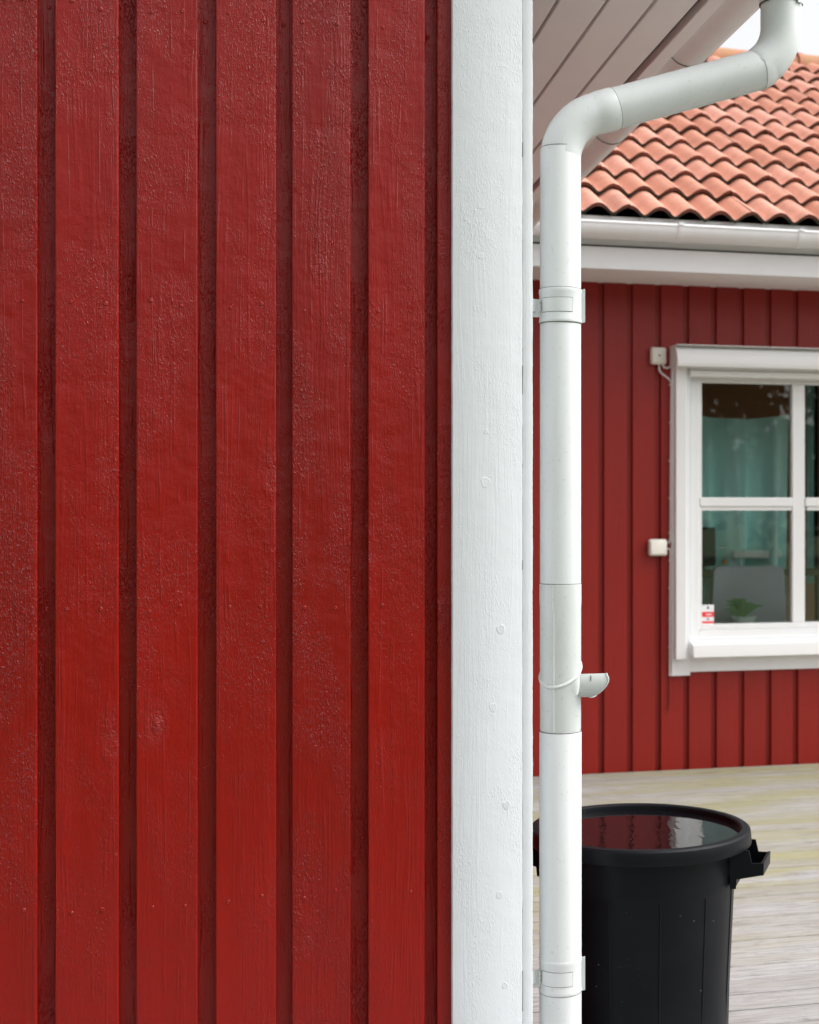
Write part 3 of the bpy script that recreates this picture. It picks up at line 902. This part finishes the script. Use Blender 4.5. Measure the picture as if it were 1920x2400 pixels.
for i in range(18):
    mb.cr = random.random(); a = cx_+i*.345; n = 16
    v = []; f = []
    st = [(a-.025, .118), (a+.012, .118), (a+.016, .108), (a+.345, .100)]
    for (x_, r_) in st:
        for j in range(n+1):
            t_ = math.pi*j/n-.12+.24*0
            v.append((x_, rt-r_*1.05*math.cos(t_), rz-.012+r_*math.sin(t_)))
    for ii in range(len(st)-1):
        for j in range(n): f.append((ii*(n+1)+j, ii*(n+1)+j+1, (ii+1)*(n+1)+j+1, (ii+1)*(n+1)+j))
    mb.add(v, f)
part(mb, 'ridge_tiles', M['ridge'], roof)

# ---- window
FW = 7.182
mb = MB()
bt = .003
# fixed frame
mb.box(fr_l, gl_l-.018, FW, FW+.10, op_b, op_t, bt); mb.box(gl2_r+.018, fr_r, FW, FW+.10, op_b, op_t, bt)
mb.box(gl_l-.0178, gl2_r+.0178, FW+.001, FW+.10, op_b, z_gb-.030, bt); mb.box(gl_l-.0178, gl2_r+.0178, FW+.001, FW+.10, z_gt+.022, op_t, bt)
win = part(mb, 'window', M['white_pl'], house)
mb = MB(); sy = FW+.008
mb.box(gl_l-.0175, gl_l, sy, sy+.05, z_gb-.029, z_gt+.021, .002); mb.box(gl2_r, gl2_r+.0175, sy, sy+.05, z_gb-.029, z_gt+.021, .002)
mb.box(gl_l+.0005, gl2_r-.0005, sy+.0006, sy+.05, z_gb-.029, z_gb, .002); mb.box(gl_l+.0005, gl2_r-.0005, sy+.0006, sy+.05, z_gt, z_gt+.021, .002)
mb.box(gl_r, gl2_l, sy+.001, sy+.05, z_gb+.0005, z_gt-.0005, .004)
for (a, b) in ((gl_l-.012, gl_r-.0005), (gl2_l+.0005, gl2_r+.012)):
    mb.box(a, b, sy-.006, sy+.045, z_m0+.022, z_m1, .003)
    mb.box(a+.013, b-.002, sy+.004, sy+.045, z_m0, z_m0+.0215, .002)
part(mb, 'sash', M['white_pl'], win)
for (a, b) in ((gl_l, gl_r), (gl2_l, gl2_r)):
    for (c, d) in ((z_gb, z_m0), (z_m1, z_gt)):
        mb = MB(); mb.box(a-.003, b+.003, FW+.030, FW+.034, c-.003, d+.003)
        part(mb, 'pane', M['glass'], win, smooth=False)
# casing, rails, blind box, sill
bz = az(1596, 1584, WYc)
mb = MB(); ctop = az(1596, 850, WYc)
mb.box(cas_l, cas_r, WYc, Y2+.016, bz, ctop, .002)
mb.box(fr_r, fr_r+(cas_r-cas_l), WYc, Y2+.016, bz, ctop, .002)
az0 = az(1640, 1574.5, WYc); az1 = az(1640, 1541, WYc)
mb.box(cas_r+.0005, fr_r-.0005, WYc+.0015, Y2+.016, az0, op_b+.004, .002)
part(mb, 'window_casing', M['white_trim'], win)
mb = MB(); ry_ = 7.108
rl, rrx = ax(1584.5, ry_), ax(1609, ry_); rb = az(1596, 1546, ry_)
mb.box(rl, rrx, ry_, WYc-.0005, rb, ctop-.01, .003)
part(mb, 'blind_rail', M['white_pl'], win)
mb = MB(); mb.box(fr_r+.01, fr_r+.01+(rrx-rl), ry_, WYc-.0005, rb, ctop-.01, .003)
part(mb, 'blind_rail', M['white_pl'], win)
by_ = 7.02; bl = ax(1588.5, by_); b_t = az(1590, 808, by_); b_b = az(1590, 857, by_)
prof = []
for j in range(0, 13):
    a = math.pi/2*j/12
    prof.append((by_+.045-.045*math.sin(a), b_b+.02+(b_t-.012-b_b-.02)*0+(.045)*0+(b_t-b_b-.03)*math.cos(a)*1.0))
poly = [(Y2-.004, b_b), (Y2-.004, b_t), (by_+.055, b_t)]+[(p_, q_) for p_, q_ in prof]+[(by_, b_b+.012), (by_+.006, b_b)]
mb = MB(); mb.prism(poly, lambda u, v_, h: (h, u, v_), bl, fr_r+.10)
mb.box(bl-.004, fr_r+.104, by_-.002, Y2-.004, b_t+.0005, b_t+.0035, .0008)
fixn(part(mb, 'blind_box', M['white_pl'], win, ang=30))
mb = MB()
mb.box(cas_r-.012, fr_r+.012, 7.105, 7.135, az(1640, 882, 7.105), az(1640, 868.5, 7.105), .003)
mb.box(cas_r-.012, fr_r+.012, 7.112, 7.140, az(1640, 866.5, 7.11), b_b-.0005, .002)
part(mb, 'blind_bar', M['white_pl'], win)
mb = MB()
sl_, s_b, s_m, s_t = ax(1617, 7.075), az(1640, 1541, 7.075), az(1640, 1513, 7.075), op_b-.0005
poly = [(FW+.03, s_t), (FW-.005, s_t), (7.084, s_m), (7.075, s_b+.006), (7.075, s_b), (7.09, s_b), (7.09, s_b+.004), (FW+.03, s_b+.03)]
sl_ = cas_r-.003
mb.prism(poly, lambda u, v_, h: (h, u, v_), sl_, fr_r+.003)
fixn(part(mb, 'window_sill', M['white_pl'], win, ang=25))
# sticker on the glass
sy_ = FW+.0288
stl, str_ = ax(1645.5, sy_), ax(1673.5, sy_)
def sz(v): return az(1659, v, sy_)
mb = MB()
mb.box(stl, str_, sy_, sy_+.0008, sz(1462.5), sz(1417.5), .0003)
mb.cm = 1
mb.box(stl+.0005, str_-.0005, sy_-.0005, sy_-.0001, sz(1446), sz(1434))
mb.box(stl+.0005, str_-.0005, sy_-.0005, sy_-.0001, sz(1461), sz(1456))
mb.cm = 2
c_ = ((stl+str_)/2, sz(1424.5))
mb.prism([(c_[0]+.006*math.cos(2*math.pi*j/14), c_[1]+.006*math.sin(2*math.pi*j/14)) for j in range(14)], lambda u, v_, h: (u, h, v_), sy_-.0006, sy_-.0001)
mb.box(c_[0]-.006, c_[0]+.005, sy_-.0006, sy_-.0001, sz(1452.5), sz(1449.5))
mb.cm = 0
mb.box(c_[0]-.012, c_[0]+.020, sy_-.0009, sy_-.0006, sz(1441.5), sz(1439))
part(mb, 'sticker', [M['white_trim'], M['redband'], M['monitor']], win, smooth=False)

# ---- junction boxes and cable
def jbox(px0, px1, py0, py1, screw):
    yb = Y2-.042
    mb = MB(); mb.box(ax(px0, yb), ax(px1, yb), yb, Y2-.001, az(px0, py1, yb), az(px0, py0, yb), .009)
    b = part(mb, 'junction_box', M['cream'], house, ang=60)
    if screw:
        mb = MB(); xx, zz = at((px0+px1)/2+1, (py0+py1)/2, yb)
        mb.sweep([(xx, yb+.001, zz), (xx, yb-.0015, zz)], .005, 12)
        part(mb, 'screw', M['seam'], b)
jbox(1527, 1563, 813, 853, True); jbox(1522.5, 1565, 1264, 1303, False)
def spline(pts, n=8):
    out_ = []; P_ = [Vector(p) for p in pts]
    for i in range(len(P_)-1):
        p0, p1, p2, p3 = P_[max(i-1, 0)], P_[i], P_[i+1], P_[min(i+2, len(P_)-1)]
        for j in range(n):
            t = j/n
            out_.append(.5*((2*p1)+(p2-p0)*t+(2*p0-5*p1+4*p2-p3)*t*t+(3*p1-p0-3*p2+p3)*t**3))
    out_.append(P_[-1]); return out_
yc = Y2-.012
def cp_(px, py): x_, z_ = at(px, py, yc); return (x_, yc, z_)
mb = MB()
mb.sweep(spline([cp_(1545, 850), cp_(1546, 868), cp_(1554, 878), cp_(1567, 888), cp_(1573.5, 902), cp_(1573, 960), cp_(1572, 1100), cp_(1571.5, 1230), cp_(1571, 1262), cp_(1567, 1274)]), .0055, 10)
mb.sweep(spline([cp_(1551, 850), cp_(1557, 861), cp_(1566, 862), cp_(1574, 855)]), .0055, 10)
mb.sweep(spline([cp_(1564, 1286), cp_(1569, 1288), cp_(1571, 1300), cp_(1570.5, 1420), cp_(1570, 1584)]), .0055, 10)
cab = part(mb, 'cable', M['cable'], house)
for py in (902, 990, 1080, 1168, 1249, 1314, 1378, 1450, 1516, 1582):
    mb = MB(); x_, _, z_ = cp_(1571.5+(1.5 if py < 1000 else 0), py); mb.box(x_-.010, x_+.007, yc-.008, Y2-.001, z_-.004, z_+.004, .003)
    part(mb, 'cable_clip', M['cream'], cab)
mb = MB(); mb.sweep(spline([cp_(1569.5, 1586), cp_(1569.5, 1620), cp_(1569, 1650), cp_(1567.5, 1656), cp_(1569, 1666)]), .0035, 8)
part(mb, 'cable', M['redcable'], house, label='thin red painted cable end hanging below the window casing')

# ------------------------------------------------------------------ things in the room
cy = 7.98
mb = MB(); nx, nz = 90, 40
xl_, xr_ = ax(1600, cy), ax(1853, cy); zt_ = az(1750, 970, cy); zb_ = .35
v = []; f = []
for i in range(nz+1):
    t = i/nz
    for j in range(nx+1):
        s = j/nx
        a = .11*(.25+.75*t)*math.sin(17*s+3.0*t*(s-.5))+.04*t*math.sin(39*s-2*t+1)+.05*math.exp(-((s-.86+.16*t)/.05)**2)*min(1, t*2)
        sag = .03*math.sin(math.pi*s)*(1-t)
        v.append((xl_+(xr_-xl_)*s+.02*t*math.sin(5*s), cy-a, zt_-sag+(zb_-zt_)*t))
for i in range(nz):
    for j in range(nx): f.append((i*(nx+1)+j, (i+1)*(nx+1)+j, (i+1)*(nx+1)+j+1, i*(nx+1)+j+1))
v += [(p[0], p[1]+.003, p[2]) for p in v]; kk = (nx+1)*(nz+1)
f += [tuple(kk+q_ for q_ in reversed(ff_)) for ff_ in f]
mb.add(v, f)
o = mb.build('cloth_backdrop', M['cloth'], ang=80); o['label'] = 'large teal cloth hanging in folds behind the left window panes'; o['category'] = 'cloth'
mb = MB(); nx = 30; v = []; f = []
xl_, xr_ = ax(1890, 8.3), ax(1912, 8.3)
for i in range(2):
    for j in range(nx+1):
        s = j/nx; v.append((xl_+(xr_-xl_)*s, 8.3-.02*math.sin(14*s), (2.2, .9)[i]))
for j in range(nx): f.append((j, nx+1+j, nx+2+j, j+1))
v += [(p[0], p[1]+.003, p[2]) for p in v]; kk = 2*(nx+1); f += [tuple(kk+q_ for q_ in reversed(ff_)) for ff_ in f]
mb.add(v, f)
o = mb.build('curtain', M['cloth'], ang=80); o['label'] = 'narrow pale green curtain strip behind the right-hand window panes'; o['category'] = 'curtain'
mb = MB(); x_ = ax(1914, 8.25); mb.sweep([(x_, 8.25, .05), (x_, 8.25, 2.2)], .012, 12); mb.sweep([(x_, 8.25, 1.38), (x_+.05, 8.25, 1.42)], .02, 10)
o = mb.build('light_stand', M['monitor']); o['label'] = 'thin dark upright stand beside the pale green curtain strip'; o['category'] = 'stand'
# table
tbl = thing('table', 'dark table behind the lower window pane', 'table', (3.0, 8.05, .05))
tz = az(1700, 1336, 7.95)
mb = MB(); mb.box(2.0, 3.9, 7.78, 8.1, tz-.03, tz, .004); part(mb, 'table_top', M['table'], tbl)
for (a, b) in ((2.03, 7.8), (3.82, 7.8), (2.03, 8.05), (3.82, 8.05)):
    mb = MB(); mb.box(a, a+.05, b, b+.04, .05, tz-.031); part(mb, 'leg', M['table'], tbl)
def wz(py, Y): return az(1700, py, Y)
mon = thing('monitor', 'black upright screen at the left edge of the lower window pane', 'screen', (ax(1655, 7.88), 7.88, tz))
mb = MB(); mb.box(ax(1625, 7.88), ax(1677, 7.88), 7.87, 7.90, wz(1326, 7.88), wz(1236, 7.88), .006); part(mb, 'screen', M['monitor'], mon)
mb = MB(); mb.box(ax(1645, 7.88), ax(1653, 7.88), 7.885, 7.895, tz, wz(1325, 7.88)); mb.box(ax(1635, 7.88), ax(1665, 7.88), 7.86, 7.93, tz, tz+.006, .002); part(mb, 'stand', M['monitor'], mon)
lamp = thing('desk_lamp', 'small desk lamp with orange shade beside the black screen', 'lamp', (ax(1705, 7.9), 7.9, tz))
mb = MB(); mb.sweep(spline([(ax(1706, 7.9), 7.9, tz), (ax(1704, 7.9), 7.9, wz(1290, 7.9)), (ax(1697, 7.9), 7.9, wz(1283, 7.9)), (ax(1684, 7.9), 7.9, wz(1286, 7.9))]), .003, 8); part(mb, 'arm', M['pot'], lamp)
mb = MB(); mb.lathe([(.004, wz(1310, 7.9)), (.012, wz(1313, 7.9)), (.018, wz(1322, 7.9))], (ax(1698, 7.9), 7.9), 20); part(mb, 'lamp_shade', M['orange'], lamp)
mb = MB(); mb.box(ax(1718, 7.92), ax(1829, 7.92), 7.90, 7.98, wz(1309, 7.92), wz(1291, 7.92), .004)
mb.box(ax(1722, 7.92), ax(1726, 7.92), 7.93, 7.95, tz+.001, wz(1309, 7.92)); mb.box(ax(1820, 7.92), ax(1824, 7.92), 7.93, 7.95, tz+.001, wz(1309, 7.92))
o = mb.build('shelf_board', M['pot']); o['label'] = 'low white shelf on the dark table behind the glass'; o['category'] = 'shelf'
chair = thing('chair', 'chair with rounded grey back close behind the lower window pane', 'chair', (ax(1752, 7.6), 7.66, .05))
poly = []; x0_, x1_ = ax(1668, 7.6), ax(1839, 7.6); z1_ = wz(1328, 7.6); z0_ = .62; rr_ = .035
for (cx2, cz2, s0, s1) in ((x1_-rr_-.008, z1_-rr_, 0, 90), (x0_+rr_+.008, z1_-rr_, 90, 180)):
    for j in range(7):
        a = R(s0+(s1-s0)*j/6); poly.append((cx2+rr_*math.cos(a), cz2+rr_*math.sin(a)))
poly += [(x0_-.01, z0_), (x1_+.01, z0_)]
mb = MB(); mb.prism(poly, lambda u, v_, h: (u, h, v_), 7.58, 7.63); fixn(part(mb, 'backrest', M['chair'], chair))
mb = MB(); mb.box(x0_, x1_, 7.60, 7.76, .50, .56, .02); part(mb, 'seat', M['chair'], chair)
for a in (x0_+.02, x1_-.05):
    for b in (7.61, 7.72):
        mb = MB(); mb.box(a, a+.03, b, b+.03, .05, .505); part(mb, 'leg', M['table'], chair)
# inner sill, pot and plant
mb = MB(); mb.box(ol+.01, orr-.01, FW+.101, 7.47, z_gb-.034, z_gb-.014, .003)
part(mb, 'window_sill', M['white_trim'], win)
plant = thing('potted_plant', 'green leafy plant in a white pot on the inner window sill', 'plant', (ax(1743, 7.40), 7.40, z_gb-.014))
pc = (ax(1743, 7.40), 7.40); pz = z_gb-.0135; pt_ = az(1743, 1444, 7.40)
mb = MB(); mb.lathe([(.001, pz), (.045, pz), (.050, pz+.003), (.068, pt_-.006), (.072, pt_), (.066, pt_), (.060, pt_-.01), (.001, pt_-.012)], pc, 40); part(mb, 'pot', M['pot'], plant)
mb = MB()
for i in range(46):
    a = random.uniform(0, 2*math.pi); el = random.uniform(.5, 1.4); ln = random.uniform(.07, .17)
    d = Vector((math.cos(a)*math.cos(el), math.sin(a)*math.cos(el)*.45, math.sin(el)))
    b = Vector((pc[0], pc[1], pt_-.01)); m_ = b+d*ln*.7; t_ = b+d*ln+Vector((d.x*.04, 0, -.03)); sd_ = d.cross(Vector((0, 1, 0))).normalized()*random.uniform(.010, .020)
    mb.add([b, m_-sd_, t_, m_+sd_], [(0, 1, 2, 3)])
part(mb, 'foliage', M['leaf'], plant, smooth=False)

# ------------------------------------------------------------------ rain barrel
BC = (.904, 3.248); RZ = .626
barrel = thing('rain_barrel', 'round black plastic barrel full of water beside the downpipe', 'barrel', (BC[0], BC[1], 0))
mb = MB()
def rad_at(z): return .200+(.229-.200)*(z/.60)
prof = [(.001, .002), (.190, .002), (.198, .008)]
for z in (.05, .15, .25, .35, .45, .497): prof.append((rad_at(z)-.0024, z))
prof += [(rad_at(.5)+.0012, .503), (rad_at(.52)+.0012, .52), (rad_at(.6)+.0012, .598), (.226, .599), (.222, .598)]
prof += [(.215, .45), (.205, .05), (.001, .03)]
mb.lathe(prof, BC, 128)
for k in range(12):
    a = R(-124+30*k)
    for q in (0,):
        pts = [(BC[0]+(rad_at(z)-.0026)*math.cos(a), BC[1]+(rad_at(z)-.0026)*math.sin(a), z) for z in (.02, .15, .3, .45, .499)]
        mb.sweep(pts, .0021, 8)
part(mb, 'body', M['black'], barrel)
mb = MB()
prof = [(.2335, .590), (.2335, RZ-.010), (.2350, RZ-.003), (.2400, RZ), (.2545, RZ-.001), (.2590, RZ-.0045), (.2600, RZ-.0085), (.2622, RZ-.032), (.2612, RZ-.0345), (.2590, RZ-.0345), (.2575, RZ-.030), (.2335, RZ-.028)]
mb.lathe(prof, BC, 160)
part(mb, 'rim', M['black'], barrel, ang=28)
mb = MB(); n = 128
mb.add([(BC[0]+.2345*math.cos(2*math.pi*j/n), BC[1]+.2345*math.sin(2*math.pi*j/n), .6115) for j in range(n)], [list(range(n))])
part(mb, 'water', M['water'], barrel, smooth=False)
for az_ in (-28, 152):
    a = R(az_); er = Vector((math.cos(a), math.sin(a), 0)); et = Vector((-math.sin(a), math.cos(a), 0)); C0 = Vector((BC[0], BC[1], 0))
    mb = MB()
    side = [(.222, .505), (.236, .505), (.238, .527), (.298, .540), (.298, .566), (.2725, .566), (.266, .594), (.224, .594)]
    for s in (-1, 1):
        h0, h1 = s*.056-.0025, s*.056+.0025
        mb.prism(side, lambda u, v_, h: C0+er*u+et*h+Vector((0, 0, v_)), h0, h1)
    bar = [(.291, .5395), (.2995, .540), (.3005, .568), (.2935, .567)]
    mb.prism(bar, lambda u, v_, h: C0+er*u+et*h+Vector((0, 0, v_)), -.0592, .0592)
    lipp = [(.225, .507), (.2345, .507), (.2345, .530), (.293, .5405), (.293, .544), (.225, .535)]
    mb.prism(lipp, lambda u, v_, h: C0+er*u+et*h+Vector((0, 0, v_)), -.0535, .0535)
    fixn(part(mb, 'handle', M['black'], barrel))
